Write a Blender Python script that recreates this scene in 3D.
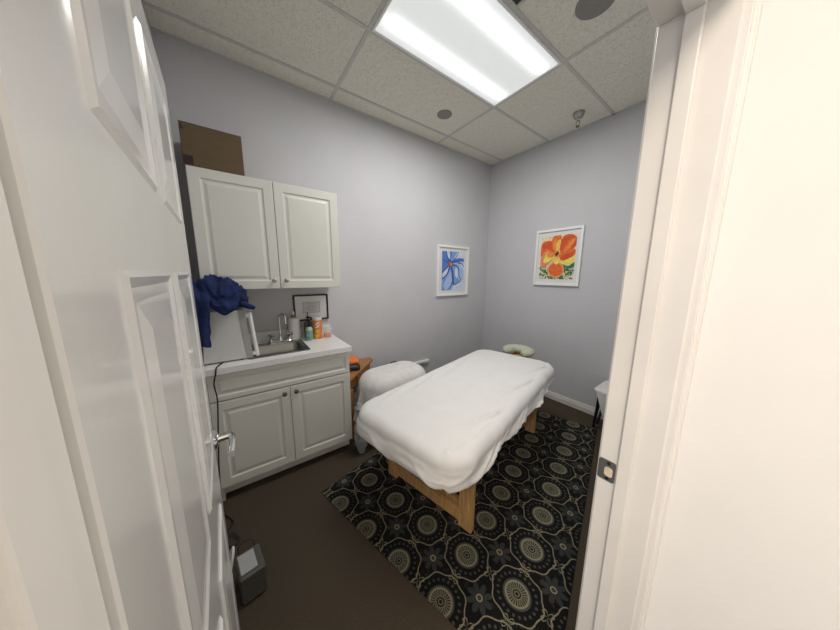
import bpy, bmesh, math, random
from mathutils import Vector, Matrix, noise
R = math.radians
random.seed(7)
for o in list(bpy.data.objects):
    bpy.data.objects.remove(o, do_unlink=True)
S = bpy.context.scene
COL = S.collection

# ------------------------------------------------------------------ camera
CAM_F = 249.92            # focal length in pixels of the 840 px wide frame
yaw, pitch, roll = 0.938977, -0.160835, 0.0067624
cam_d = bpy.data.cameras.new('camera')
cam_d.sensor_fit = 'HORIZONTAL'; cam_d.sensor_width = 36.0
cam_d.lens = CAM_F / 840 * 36.0
cam_d.clip_start = 0.01; cam_d.clip_end = 60
cam = bpy.data.objects.new('camera', cam_d); COL.objects.link(cam)
f = Vector((-math.sin(yaw)*math.cos(pitch), math.cos(yaw)*math.cos(pitch), math.sin(pitch)))
r0 = Vector((math.cos(yaw), math.sin(yaw), 0)); u0 = r0.cross(f)
rv = r0*math.cos(roll) + u0*math.sin(roll); uv = rv.cross(f)
M = Matrix((rv, uv, -f)).transposed().to_4x4(); M.translation = (2.4617, -3.0151, 1.4982)
cam.matrix_world = M
S.camera = cam

# ------------------------------------------------------------------ world, lamps, exposure
w = bpy.data.worlds.new('world'); S.world = w; w.use_nodes = True
w.node_tree.nodes['Background'].inputs[0].default_value = (0.80, 0.88, 1.0, 1)
w.node_tree.nodes['Background'].inputs[1].default_value = 0.9

def area(name, loc, rot, sx, sy, power, col):
    d = bpy.data.lights.new(name, 'AREA'); d.shape = 'RECTANGLE'; d.size = sx; d.size_y = sy
    d.energy = power; d.color = col
    o = bpy.data.objects.new(name, d); COL.objects.link(o); o.location = loc; o.rotation_euler = rot
    return o
area('troffer_lamp', (1.107, -1.598, 2.975), (0, 0, 0), 0.52, 1.14, 24.5, (1.0, 0.985, 0.955))
area('hall_lamp', (3.0, -3.7, 2.66), (0, 0, 0), 0.6, 0.6, 38.0, (1.0, 0.86, 0.71))
S.view_settings.view_transform = 'Standard'
S.view_settings.look = 'None'
S.view_settings.gamma = 1.0
S.view_settings.use_curve_mapping = False
S.view_settings.exposure = 0.26

# ------------------------------------------------------------------ materials
def lin(c):
    return tuple((v/255/12.92 if v/255 <= .04045 else ((v/255+.055)/1.055)**2.4) for v in c)

def mat(name, col, rough=.6, metal=0.0, ns=40.0, na=.06, bump=0.0, bs=None, trans=0.0, coat=0.0, stretch=None, spec=None, emit=None):
    m = bpy.data.materials.new(name); m.use_nodes = True
    nt = m.node_tree; b = nt.nodes['Principled BSDF']
    b.inputs['Roughness'].default_value = rough; b.inputs['Metallic'].default_value = metal
    if trans: b.inputs['Transmission Weight'].default_value = trans
    if coat: b.inputs['Coat Weight'].default_value = coat; b.inputs['Coat Roughness'].default_value = .12
    if spec is not None: b.inputs['Specular IOR Level'].default_value = spec
    tc = nt.nodes.new('ShaderNodeTexCoord'); src = tc.outputs['Object']
    if stretch:
        mp = nt.nodes.new('ShaderNodeMapping'); mp.inputs['Scale'].default_value = stretch
        nt.links.new(src, mp.inputs[0]); src = mp.outputs[0]
    n = nt.nodes.new('ShaderNodeTexNoise'); n.inputs['Scale'].default_value = ns; n.inputs['Detail'].default_value = 5
    nt.links.new(src, n.inputs['Vector'])
    cr = nt.nodes.new('ShaderNodeValToRGB')
    lo = tuple(max(0, v*(1-na*2)) for v in col); hi = tuple(min(1, v*(1+na*2)) for v in col)
    cr.color_ramp.elements[0].position = .25; cr.color_ramp.elements[1].position = .75
    cr.color_ramp.elements[0].color = (*lo, 1); cr.color_ramp.elements[1].color = (*hi, 1)
    nt.links.new(n.outputs[0], cr.inputs[0]); nt.links.new(cr.outputs[0], b.inputs['Base Color'])
    if bump:
        n2 = nt.nodes.new('ShaderNodeTexNoise'); n2.inputs['Scale'].default_value = bs or ns*4; n2.inputs['Detail'].default_value = 6
        nt.links.new(src, n2.inputs['Vector'])
        bp = nt.nodes.new('ShaderNodeBump'); bp.inputs['Strength'].default_value = bump; bp.inputs['Distance'].default_value = .004
        nt.links.new(n2.outputs[0], bp.inputs['Height']); nt.links.new(bp.outputs[0], b.inputs['Normal'])
    return m

class NB:
    """tiny helper for math node chains"""
    def __init__(s, nt): s.nt = nt
    def m(s, op, a, b=0.0, c=None):
        n = s.nt.nodes.new('ShaderNodeMath'); n.operation = op
        for i, v in enumerate((a, b) if c is None else (a, b, c)):
            if isinstance(v, (int, float)): n.inputs[i].default_value = v
            else: s.nt.links.new(v, n.inputs[i])
        return n.outputs[0]
    def band(s, v, lo, hi, soft=.0012):
        a = s.m('MULTIPLY', s.m('SUBTRACT', v, lo-soft), 1/(2*soft)); a = s.m('MINIMUM', s.m('MAXIMUM', a, 0.0), 1.0)
        b = s.m('MULTIPLY', s.m('SUBTRACT', hi+soft, v), 1/(2*soft)); b = s.m('MINIMUM', s.m('MAXIMUM', b, 0.0), 1.0)
        return s.m('MULTIPLY', a, b)
    def mix(s, fac, a, b):
        n = s.nt.nodes.new('ShaderNodeMix'); n.data_type = 'RGBA'
        if isinstance(fac, (int, float)): n.inputs[0].default_value = fac
        else: s.nt.links.new(fac, n.inputs[0])
        for i, v in ((6, a), (7, b)):
            if isinstance(v, tuple): n.inputs[i].default_value = (*v, 1)
            else: s.nt.links.new(v, n.inputs[i])
        return n.outputs[2]

def wall_mat():
    m = mat('wall_paint', (.575, .573, .592), .75, ns=3, na=.012)
    nt = m.node_tree; b = nt.nodes['Principled BSDF']
    tc = nt.nodes.new('ShaderNodeTexCoord'); outs = []
    for sc in ((25, 25, 500), (500, 500, 25)):
        mp = nt.nodes.new('ShaderNodeMapping'); mp.inputs['Scale'].default_value = sc
        nt.links.new(tc.outputs['Object'], mp.inputs[0])
        n = nt.nodes.new('ShaderNodeTexNoise'); n.inputs['Scale'].default_value = 1; n.inputs['Detail'].default_value = 3
        nt.links.new(mp.outputs[0], n.inputs['Vector']); outs.append(n.outputs[0])
    k = NB(nt); h = k.m('ADD', outs[0], outs[1])
    bp = nt.nodes.new('ShaderNodeBump'); bp.inputs['Strength'].default_value = .25; bp.inputs['Distance'].default_value = .002
    nt.links.new(h, bp.inputs['Height']); nt.links.new(bp.outputs[0], b.inputs['Normal'])
    return m

def tile_mat():
    m = mat('ceiling_tile', (.86, .84, .73), .9, ns=30, na=.02)
    nt = m.node_tree; b = nt.nodes['Principled BSDF']; k = NB(nt)
    base = b.inputs['Base Color'].links[0].from_socket
    tc = nt.nodes.new('ShaderNodeTexCoord')
    n = nt.nodes.new('ShaderNodeTexNoise'); n.inputs['Scale'].default_value = 95; n.inputs['Detail'].default_value = 3; n.inputs['Distortion'].default_value = 1.2
    nt.links.new(tc.outputs['Object'], n.inputs['Vector'])
    fis = k.band(n.outputs[0], .60, 2.0, .025)
    nt.links.new(k.mix(k.m('MULTIPLY', fis, .36), base, (.42, .40, .36)), b.inputs['Base Color'])
    bp = nt.nodes.new('ShaderNodeBump'); bp.inputs['Strength'].default_value = .6; bp.inputs['Distance'].default_value = .004
    nt.links.new(k.m('SUBTRACT', 1.0, fis), bp.inputs['Height']); nt.links.new(bp.outputs[0], b.inputs['Normal'])
    return m

def rug_mat():
    m = bpy.data.materials.new('patterned_rug'); m.use_nodes = True
    nt = m.node_tree; b = nt.nodes['Principled BSDF']; b.inputs['Roughness'].default_value = .95
    b.inputs['Specular IOR Level'].default_value = .15
    k = NB(nt)
    tc = nt.nodes.new('ShaderNodeTexCoord'); sep = nt.nodes.new('ShaderNodeSeparateXYZ')
    wob = nt.nodes.new('ShaderNodeTexNoise'); wob.inputs['Scale'].default_value = 120; wob.inputs['Detail'].default_value = 2
    nt.links.new(tc.outputs['Object'], wob.inputs['Vector'])
    va = nt.nodes.new('ShaderNodeVectorMath'); va.operation = 'MULTIPLY_ADD'
    nt.links.new(wob.outputs['Color'], va.inputs[0]); va.inputs[1].default_value = (.0035, .0035, 0)
    nt.links.new(tc.outputs['Object'], va.inputs[2]); nt.links.new(va.outputs[0], sep.inputs[0])
    PX, PY = .2655, .2505
    X = k.m('SUBTRACT', sep.outputs[0], .173+.0018); Y = k.m('SUBTRACT', sep.outputs[1], .028+.0018)
    def cell(ox, oy):
        a = k.m('SUBTRACT', k.m('FRACT', k.m('ADD', k.m('DIVIDE', k.m('SUBTRACT', X, ox), PX), 20.5)), .5)
        c = k.m('SUBTRACT', k.m('FRACT', k.m('ADD', k.m('DIVIDE', k.m('SUBTRACT', Y, oy), PY), 20.5)), .5)
        a = k.m('MULTIPLY', a, PX); c = k.m('MULTIPLY', c, PY)
        r = k.m('SQRT', k.m('ADD', k.m('MULTIPLY', a, a), k.m('MULTIPLY', c, c)))
        return a, c, r, k.m('ARCTAN2', c, a)
    CREAM = (.25, .225, .145); OLIVE = (.165, .160, .110); GREY = (.058, .061, .054); BLACK = (.0065, .0065, .0070)
    a, c, r, t = cell(0, 0)
    col = k.mix(0.0, BLACK, BLACK)
    nz = nt.nodes.new('ShaderNodeTexNoise'); nz.inputs['Scale'].default_value = 14; nt.links.new(tc.outputs['Object'], nz.inputs['Vector'])
    # leafy sprays of the ground between medallions
    vor = nt.nodes.new('ShaderNodeTexVoronoi'); vor.inputs['Scale'].default_value = 42; nt.links.new(va.outputs[0], vor.inputs['Vector'])
    col = k.mix(k.m('MULTIPLY', k.band(vor.outputs['Distance'], 0.0, .30, .05), k.band(nz.outputs[0], .45, 2, .05)), col, (.022, .024, .024))
    # eight pointed star flowers at the cell corners
    a2, c2, r2, t2 = cell(PX/2, PY/2)
    lob = k.m('MULTIPLY', k.m('ADD', k.m('POWER', k.m('ABSOLUTE', k.m('COSINE', k.m('MULTIPLY', t2, 4.0))), .7), .55), .040)
    col = k.mix(k.band(k.m('SUBTRACT', r2, lob), -1, 0, .003), col, (.036, .040, .037))
    col = k.mix(k.band(r2, .0, .020), col, BLACK)
    col = k.mix(k.band(r2, .009, .0165), col, CREAM)
    col = k.mix(k.band(r2, .0, .006), col, GREY)
    # black field of each medallion, then its rings
    col = k.mix(k.band(r, -1, .108), col, BLACK)
    bead = k.m('COSINE', k.m('MULTIPLY', t, 22.0))
    beadr = k.m('SUBTRACT', 1.0, k.m('POWER', k.m('DIVIDE', k.m('ABSOLUTE', k.m('SUBTRACT', r, .086)), .0085), 2.0))
    col = k.mix(k.band(k.m('ADD', bead, k.m('MULTIPLY', k.m('SUBTRACT', beadr, 1.0), 1.4)), .05, 5, .12), col, GREY)
    col = k.mix(k.band(r, .056, .0640), col, GREY)
    col = k.mix(k.band(r, .0, .0560), col, OLIVE)
    spoke = k.m('MULTIPLY', k.band(k.m('COSINE', k.m('MULTIPLY', t, 24.0)), .1, 2, .2), k.band(r, .023, .047))
    col = k.mix(spoke, col, (.022, .022, .018))
    col = k.mix(k.band(r, .0480, .0540), col, CREAM)
    col = k.mix(k.band(r, .0, .0185), col, BLACK)
    col = k.mix(k.band(r, .0075, .0125), col, OLIVE)
    # scalloped cream outline
    sc = k.m('ADD', .1135, k.m('MULTIPLY', k.m('COSINE', k.m('MULTIPLY', t, 8.0)), .0045))
    dl = k.m('ABSOLUTE', k.m('SUBTRACT', r, sc))
    col = k.mix(k.band(dl, -1, .0026, .0012), col, CREAM)
    # little knots where the outlines meet
    for ox, oy in ((PX/2, 0), (0, PY/2)):
        a3, c3, r3, t3 = cell(ox, oy)
        kn = k.m('ABSOLUTE', k.m('SUBTRACT', r3, k.m('MULTIPLY', k.m('ABSOLUTE', k.m('SINE', k.m('MULTIPLY', t3, 2.0))), .032)))
        col = k.mix(k.m('MULTIPLY', k.band(kn, -1, .0034, .001), k.band(r3, .0, .03)), col, CREAM)
    # wear
    col = k.mix(k.m('MULTIPLY', nz.outputs[0], .35), col, k.mix(.5, col, BLACK))
    nt.links.new(col, b.inputs['Base Color'])
    n2 = nt.nodes.new('ShaderNodeTexNoise'); n2.inputs['Scale'].default_value = 600; nt.links.new(tc.outputs['Object'], n2.inputs['Vector'])
    bp = nt.nodes.new('ShaderNodeBump'); bp.inputs['Strength'].default_value = .6; bp.inputs['Distance'].default_value = .003
    nt.links.new(n2.outputs[0], bp.inputs['Height']); nt.links.new(bp.outputs[0], b.inputs['Normal'])
    return m

def lens_mat():
    m = bpy.data.materials.new('light_lens'); m.use_nodes = True
    nt = m.node_tree; b = nt.nodes['Principled BSDF']; k = NB(nt)
    b.inputs['Base Color'].default_value = (.8, .8, .8, 1)
    tc = nt.nodes.new('ShaderNodeTexCoord'); sep = nt.nodes.new('ShaderNodeSeparateXYZ'); nt.links.new(tc.outputs['Object'], sep.inputs[0])
    d = k.m('ABSOLUTE', k.m('SUBTRACT', k.m('ABSOLUTE', sep.outputs[0]), .175))
    g = k.m('POWER', 2.718, k.m('MULTIPLY', k.m('MULTIPLY', d, d), -420.0))
    n = nt.nodes.new('ShaderNodeTexNoise'); n.inputs['Scale'].default_value = 70; nt.links.new(tc.outputs['Object'], n.inputs['Vector'])
    endf = k.band(k.m('ABSOLUTE', sep.outputs[1]), -1, .56, .035)
    st = k.m('ADD', k.m('MULTIPLY', k.m('MULTIPLY', g, endf), .80), k.m('ADD', .36, k.m('MULTIPLY', n.outputs[0], .08)))
    b.inputs['Emission Color'].default_value = (.955, 1.0, .985, 1)
    nt.links.new(st, b.inputs['Emission Strength'])
    return m

MAT = {}
def mk():
    D = MAT
    D['wall'] = wall_mat()
    D['tile'] = tile_mat()
    D['grid'] = mat('ceiling_grid_metal', (.62, .61, .57), .5, ns=20, na=.02)
    D['carpet'] = mat('brown_carpet', (.072, .056, .040), .95, ns=260, na=.22, bump=.7, bs=500, spec=.1)
    D['rug'] = rug_mat()
    D['hallwall'] = mat('hall_white_paint', (.86, .85, .83), .7, ns=5, na=.01, bump=.05, bs=250)
    D['trim'] = mat('white_trim_paint', (.80, .775, .74), .38, ns=6, na=.02, bump=.03, bs=60)
    D['base'] = mat('cream_baseboard', (.66, .64, .58), .45, ns=8, na=.02)
    D['door'] = mat('glossy_door_paint', (.76, .755, .735), .22, ns=5, na=.015, bump=.05, bs=30, coat=.5)
    D['cab'] = mat('white_cabinet_foil', (.69, .69, .635), .42, ns=5, na=.01)
    D['counter'] = mat('white_laminate', (.80, .79, .78), .32, ns=60, na=.02)
    D['nickel'] = mat('brushed_nickel', (.42, .40, .36), .32, 1.0, ns=80, na=.05)
    D['bronze'] = mat('dark_knob_metal', (.16, .14, .12), .35, 1.0, ns=80, na=.05)
    D['chrome'] = mat('chrome', (.72, .72, .73), .10, 1.0, ns=30, na=.02)
    D['steel'] = mat('stainless_steel', (.27, .27, .26), .30, 1.0, ns=30, na=.06, stretch=(2, 30, 30))
    D['greysteel'] = mat('strike_steel', (.20, .21, .21), .42, .8, ns=60, na=.06)
    D['dark'] = mat('dark_void', (.012, .011, .010), .9, ns=30, na=.1)
    D['bareWood'] = mat('bare_strike_wood', (.72, .58, .44), .7, ns=60, na=.1)
    D['whiteplas'] = mat('white_enamel', (.60, .60, .595), .35, ns=12, na=.012)
    D['handlewhite'] = mat('white_plastic', (.80, .80, .78), .35, ns=12, na=.01)
    D['greyplas'] = mat('grey_plastic', (.36, .36, .34), .4, ns=12, na=.02)
    D['blue'] = mat('royal_blue_fleece', (.005, .018, .088), .9, ns=30, na=.18, bump=.5, bs=260)
    D['black'] = mat('black_plastic', (.012, .012, .013), .45, ns=30, na=.1)
    D['rubber'] = mat('black_rubber', (.010, .010, .010), .6, ns=30, na=.1)
    D['sheet'] = mat('white_cotton_sheet', (.73, .722, .71), .85, ns=9, na=.012, bump=.16, bs=45)
    D['blanket'] = mat('white_fleece_blanket', (.70, .685, .66), .95, ns=20, na=.03, bump=.6, bs=110)
    D['maple'] = mat('honey_maple_wood', (.50, .30, .12), .45, ns=9, na=.16, stretch=(7, 7, .7), bump=.05)
    D['oak'] = mat('brown_oak_wood', (.36, .165, .052), .42, ns=10, na=.18, stretch=(2, 8, 8))
    D['mint'] = mat('mint_cradle_cover', (.50, .53, .40), .9, ns=40, na=.05, bump=.3, bs=200)
    D['card'] = mat('brown_cardboard', (.125, .085, .046), .85, ns=9, na=.06, stretch=(1, 1, 14))
    D['maroon'] = mat('maroon_print', (.030, .010, .010), .7, ns=30, na=.1)
    D['frameblack'] = mat('black_frame_wood', (.014, .012, .012), .35, ns=30, na=.1)
    D['framewhite'] = mat('white_frame_wood', (.86, .86, .85), .4, ns=20, na=.01)
    D['paper'] = mat('white_paper', (.74, .74, .73), .6, ns=30, na=.01)
    D['papergrey'] = mat('grey_ink', (.30, .30, .30), .7, ns=30, na=.02)
    D['papershade'] = mat('cream_certificate', (.62, .60, .60), .6, ns=20, na=.03)
    D['lotion'] = mat('white_bottle_plastic', (.78, .77, .74), .4, ns=20, na=.01)
    D['copper'] = mat('brown_cap', (.26, .13, .06), .4, .2, ns=30, na=.05)
    D['tan'] = mat('tan_label_print', (.52, .27, .11), .5, ns=20, na=.1)
    D['greygreen'] = mat('grey_green_bottle', (.115, .125, .105), .35, ns=20, na=.04)
    D['green'] = mat('teal_label', (.16, .36, .27), .5, ns=20, na=.06)
    D['palegreen'] = mat('pale_green_bottle', (.42, .50, .43), .3, ns=20, na=.03)
    D['clear'] = mat('clear_plastic', (.90, .90, .88), .15, ns=20, na=.005); D['clear'].node_tree.nodes['Principled BSDF'].inputs['Alpha'].default_value = .16
    D['orange'] = mat('orange_canister', (.78, .25, .045), .4, ns=18, na=.10)
    D['yellow'] = mat('yellow_orange_print', (.90, .46, .07), .45, ns=30, na=.12)
    D['navy'] = mat('navy_print', (.035, .035, .16), .45, ns=30, na=.05)
    D['orangegel'] = mat('orange_gel', (.80, .23, .03), .3, ns=20, na=.06)
    D['pouchorange'] = mat('bright_orange_case', (.85, .19, .02), .5, ns=20, na=.04)
    D['speakergrey'] = mat('dark_grille', (.27, .266, .245), .8, ns=300, na=.08)
    D['speakerring'] = mat('grille_ring', (.26, .255, .23), .6, ns=30, na=.03)
    D['ventdark'] = mat('dark_vent', (.07, .072, .075), .6, ns=30, na=.05)
    D['bag'] = mat('clear_bag_film', (.62, .64, .66), .25, ns=30, na=.04, trans=.55)
    D['devgrey'] = mat('grey_device_shell', (.075, .073, .068), .5, ns=20, na=.04)
    D['devtop'] = mat('light_device_panel', (.36, .36, .36), .4, ns=20, na=.04)
    D['lens'] = lens_mat()
    # picture pigments
    for n, c in dict(o1=(.66, .085, .014), o2=(.76, .145, .024), o3=(.82, .25, .05), o4=(.90, .55, .10), yel=(.90, .70, .13), cream=(.80, .66, .46),
                     leaf=(.035, .17, .06), leafl=(.55, .62, .42), coral=(.82, .26, .13), peach=(.84, .36, .17),
                     b1=(.045, .105, .42), b2=(.10, .21, .56), b3=(.20, .36, .72), b4=(.42, .56, .82), b5=(.66, .74, .86), b0=(.018, .035, .20),
                     brownc=(.26, .14, .08), darkc=(.06, .03, .02)).items():
        D[n] = mat('pigment_'+n, c, .6, ns=45, na=.10)
mk()

# ------------------------------------------------------------------ mesh helpers
class MB:
    def __init__(s): s.bm = bmesh.new()
    def box(s, lo, hi, bev=0.0, seg=2, mi=0, mtx=None):
        vs = [s.bm.verts.new((x, y, z)) for x in (lo[0], hi[0]) for y in (lo[1], hi[1]) for z in (lo[2], hi[2])]
        fs = [s.bm.faces.new([vs[i] for i in q]) for q in ((0,1,3,2),(4,6,7,5),(0,4,5,1),(2,3,7,6),(0,2,6,4),(1,5,7,3))]
        for q in fs: q.material_index = mi
        if bev:
            es = list({e for q in fs for e in q.edges})
            r = bmesh.ops.bevel(s.bm, geom=es, offset=bev, segments=seg, affect='EDGES', profile=.5)
            vs = list({v for q in r['faces'] for v in q.verts} | {v for v in vs if v.is_valid})
            for q in r['faces']: q.material_index = mi
        if mtx is not None: bmesh.ops.transform(s.bm, matrix=mtx, verts=[v for v in vs if v.is_valid])
        return s
    def rings(s, rings, cap0=True, cap1=True, mi=0, closed=True):
        R_ = [[s.bm.verts.new(p) for p in ring] for ring in rings]
        n = len(R_[0])
        for a, b in zip(R_[:-1], R_[1:]):
            for i in range(n if closed else n-1):
                q = s.bm.faces.new((a[i], a[(i+1) % n], b[(i+1) % n], b[i])); q.material_index = mi
        if cap0: s.bm.faces.new(R_[0][::-1]).material_index = mi
        if cap1: s.bm.faces.new(R_[-1]).material_index = mi
        return s
    def lathe(s, prof, c=(0, 0, 0), n=32, mi=0, mtx=None):
        rings = []
        for r, z in prof:
            ring = []
            for i in range(n):
                p = Vector((r*math.cos(2*math.pi*i/n), r*math.sin(2*math.pi*i/n), z))
                if mtx is not None: p = mtx @ p
                ring.append(p + Vector(c))
            rings.append(ring)
        return s.rings(rings, mi=mi)
    def tube(s, pts, rad, n=10, mi=0, rads=None):
        pts = [Vector(p) for p in pts]; rings = []
        up = Vector((0, 0, 1))
        t0 = (pts[1]-pts[0]).normalized()
        if abs(t0.dot(up)) > .95: up = Vector((0, 1, 0))
        nrm = (up - t0*up.dot(t0)).normalized()
        for i, p in enumerate(pts):
            t = (pts[min(i+1, len(pts)-1)] - pts[max(i-1, 0)]).normalized()
            nrm = (nrm - t*nrm.dot(t)).normalized(); bi = t.cross(nrm)
            rr = rads[i] if rads else rad
            rings.append([p + (nrm*math.cos(2*math.pi*k/n) + bi*math.sin(2*math.pi*k/n))*rr for k in range(n)])
        return s.rings(rings, mi=mi)
    def prism(s, poly, z0, z1, mi=0, mtx=None):
        a = [Vector((p[0], p[1], z0)) for p in poly]; b = [Vector((p[0], p[1], z1)) for p in poly]
        if mtx is not None: a = [mtx @ p for p in a]; b = [mtx @ p for p in b]
        return s.rings([a, b], mi=mi)
    def build(s, name, m, parent=None, smooth=False, loc=None, rot=None, auto=False):
        bmesh.ops.recalc_face_normals(s.bm, faces=s.bm.faces)
        me = bpy.data.meshes.new(name); s.bm.to_mesh(me); s.bm.free()
        for x in (m if isinstance(m, (list, tuple)) else [m]): me.materials.append(MAT[x] if isinstance(x, str) else x)
        if smooth or auto:
            for p in me.polygons: p.use_smooth = True
        if auto:
            try: me.set_sharp_from_angle(angle=R(35))
            except Exception: pass
        o = bpy.data.objects.new(name, me); COL.objects.link(o)
        if parent is not None: o.parent = parent
        if loc is not None: o.location = loc
        if rot is not None: o.rotation_euler = rot
        return o

def tag(o, label=None, cat=None, group=None, kind=None):
    if label: o['label'] = label
    if cat: o['category'] = cat
    if group: o['group'] = group
    if kind: o['kind'] = kind
    return o
def thing(name, label, cat, loc=(0, 0, 0), rz=0.0, group=None):
    o = bpy.data.objects.new(name, None); COL.objects.link(o)
    o.location = loc; o.rotation_euler = (0, 0, rz); o.empty_display_size = .05
    return tag(o, label, cat, group)
def struct(o, label=None, cat=None):
    o['kind'] = 'structure'
    if label: o['label'] = label
    if cat: o['category'] = cat
    return o
def smooth_path(pts, n=8):
    pts = [Vector(p) for p in pts]; out = []
    for i in range(len(pts)-1):
        p0, p1, p2, p3 = pts[max(i-1, 0)], pts[i], pts[i+1], pts[min(i+2, len(pts)-1)]
        for k in range(n):
            t = k/n
            out.append(.5*((2*p1)+(-p0+p2)*t+(2*p0-5*p1+4*p2-p3)*t*t+(-p0+3*p1-3*p2+p3)*t**3))
    out.append(pts[-1]); return out

# ------------------------------------------------------------------ the room shell
H = 3.0; XW = 2.264; XH = 2.376; YF = -3.30; DY1 = -2.27; DY0 = -3.092; DH = 2.0
struct(MB().box((-.1, YF-.1, -.12), (XH, .1, 0)).build('floor', 'carpet'), 'dark brown carpet floor of the treatment room', 'floor')
struct(MB().box((-.1, YF-.1, H), (XH, .1, H+.1)).build('ceiling', 'tile'), 'speckled acoustic tile ceiling of the room', 'ceiling')
struct(MB().box((-.1, YF-.1, 0), (0, .1, H)).build('wall_left', 'wall'), 'lavender grey wall behind the cabinets', 'wall')
struct(MB().box((0, 0, 0), (XH, .1, H)).build('wall_back', 'wall'), 'lavender grey back wall with the orange flower picture', 'wall')
struct(MB().box((0, YF-.1, 0), (XW, YF, H)).build('wall_front', 'wall'), 'lavender grey wall behind the open door', 'wall')
wr = MB()
wr.box((XW, DY1+.02, 0), (XH-.012, 0, H)); wr.box((XW, DY0-.02, DH+.02), (XH-.012, DY1+.02, H)); wr.box((XW, YF-.1, 0), (XH-.012, DY0-.02, H))
struct(wr.build('wall_right', 'wall'), 'lavender grey wall that holds the doorway', 'wall')
# hall side
wh = MB()
wh.box((XH-.012, DY1+.02, 0), (XH, -2.12, 2.7)); wh.box((XH-.012, DY0-.02, DH+.02), (XH, DY1+.02, 2.7)); wh.box((XH-.012, -5.2, 0), (XH, DY0-.02, 2.7))
struct(wh.build('wall_hall', 'hallwall'), 'white hall side of the doorway wall', 'wall')
struct(MB().box((XH, -2.12, 0), (4.0, -2.02, 2.7)).build('wall_hall_end', 'hallwall'), 'white hall wall beyond the door frame', 'wall')
struct(MB().box((4.0, -5.2, 0), (4.1, -2.02, 2.7)).build('wall_hall_side', 'hallwall'), 'white hall wall opposite the doorway', 'wall')
struct(MB().box((XH, -5.2, -.12), (4.1, -2.02, 0)).build('floor_hall', 'carpet'), 'brown hall carpet outside the room', 'floor')
struct(MB().box((XH, -5.2, 2.7), (4.1, -2.02, 2.8)).build('ceiling_hall', 'hallwall'), 'white hall ceiling outside the room', 'ceiling')

# ceiling grid bars
T = .61; B0 = .192; Y1 = -.988; Y0 = Y1 - 2*T
g = MB(); bw = .012
for i in range(4):
    x = B0 + i*T; g.box((x-bw, YF, H-.005), (x+bw, 0, H))
for y in (Y1, Y0):
    for i in range(-1, 4):
        a = max(0.0, B0+i*T+bw); b = min(XW, B0+(i+1)*T-bw)
        if b > a: g.box((a, y-bw, H-.0047), (b, y+bw, H))
g.box((0, YF, H-.005), (.02, 0, H)); g.box((.02, -.02, H-.005), (XW, 0, H))
g.box((XW-.02, YF, H-.005), (XW, 0, H))
struct(g.build('trim_1', 'grid'), 'grey metal bars of the ceiling grid', 'ceiling grid')

# baseboards
def baseboard(name, p0, p1, nrm, label):
    n = Vector((*nrm, 0)); prof = [(0, 0), (.016, 0), (.016, .05), (.012, .054), (.012, .060), (.009, .066), (.009, .074), (.004, .084), (0, .086)]
    rings = [[Vector((*p, 0)) + n*d + Vector((0, 0, z)) for d, z in prof] for p in (p0, p1)]
    return struct(MB().rings(rings).build(name, 'base'), label, 'baseboard')
baseboard('baseboard_back', (.016, 0), (XW-.016, 0), (0, -1), 'cream moulded baseboard along the back wall')
baseboard('baseboard_left', (0, -2.30), (0, -.001), (1, 0), 'cream moulded baseboard along the cabinet wall')
baseboard('baseboard_right', (XW, DY1+.075), (XW, -.001), (-1, 0), 'cream moulded baseboard on the doorway wall')

# door frame: strike jamb with rebated stop, head, hinge jamb, casings both sides
j = MB()
j.box((XW-.002, DY1, 0), (XH+.002, DY1+.02, DH+.02), .002, 1)
j.box((XW+.040, DY1-.011, 0), (XW+.068, DY1, DH-.011), .0025, 2)
jamb = struct(j.build('trim_2', 'trim'), 'white painted strike side door jamb with stop', 'door frame')
sp = MB()
def strike_poly(w, h, r):
    pts = []
    for cx, cz, a0 in ((w/2-r, h/2-r, 0), (-w/2+r, h/2-r, 90), (-w/2+r, -h/2+r, 180), (w/2-r, -h/2+r, 270)):
        pts += [(cx+r*math.cos(R(a0+k*22.5)), cz+r*math.sin(R(a0+k*22.5))) for k in range(5)]
    return pts
mt = Matrix.Translation((XW+.0175, DY1, .993)) @ Matrix.Rotation(R(90), 4, 'X')
sp.prism(strike_poly(.037, .058, .006), 0, .0022, mtx=mt)
stp = tag(sp.build('strike_plate', 'greysteel', jamb, auto=True), 'grey steel strike plate on the jamb')
sh = MB(); mt2 = Matrix.Translation((XW+.022, DY1-.0022, .991)) @ Matrix.Rotation(R(90), 4, 'X')
sh.prism(strike_poly(.018, .026, .006), 0, .0006, mtx=mt2)
sh.build('latch_hole', 'bareWood', stp)
ss = MB()
for dz in (.0215, -.0215):
    ss.lathe([(.0001, 0), (.0042, 0), (.0042, .0008), (.0001, .0010)], n=14, mtx=Matrix.Translation((XW+.0205, DY1-.0022, .993+dz)) @ Matrix.Rotation(R(90), 4, 'X'))
ss.build('screw', 'dark', stp)
hj = MB()
hj.box((XW-.002, DY0-.02, DH), (XH+.002, DY1, DH+.02), .002, 1); hj.box((XW+.040, DY0, DH-.011), (XW+.068, DY1, DH), .0025, 2)
struct(hj.build('trim_3', 'trim'), 'white painted head of the door frame', 'door frame')
gj = MB()
gj.box((XW-.002, DY0-.02, 0), (XH+.002, DY0, DH), .002, 1); gj.box((XW+.040, DY0, 0), (XW+.068, DY0+.011, DH-.011), .0025, 2)
struct(gj.build('trim_4', 'trim'), 'white painted hinge side door jamb', 'door frame')
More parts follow.
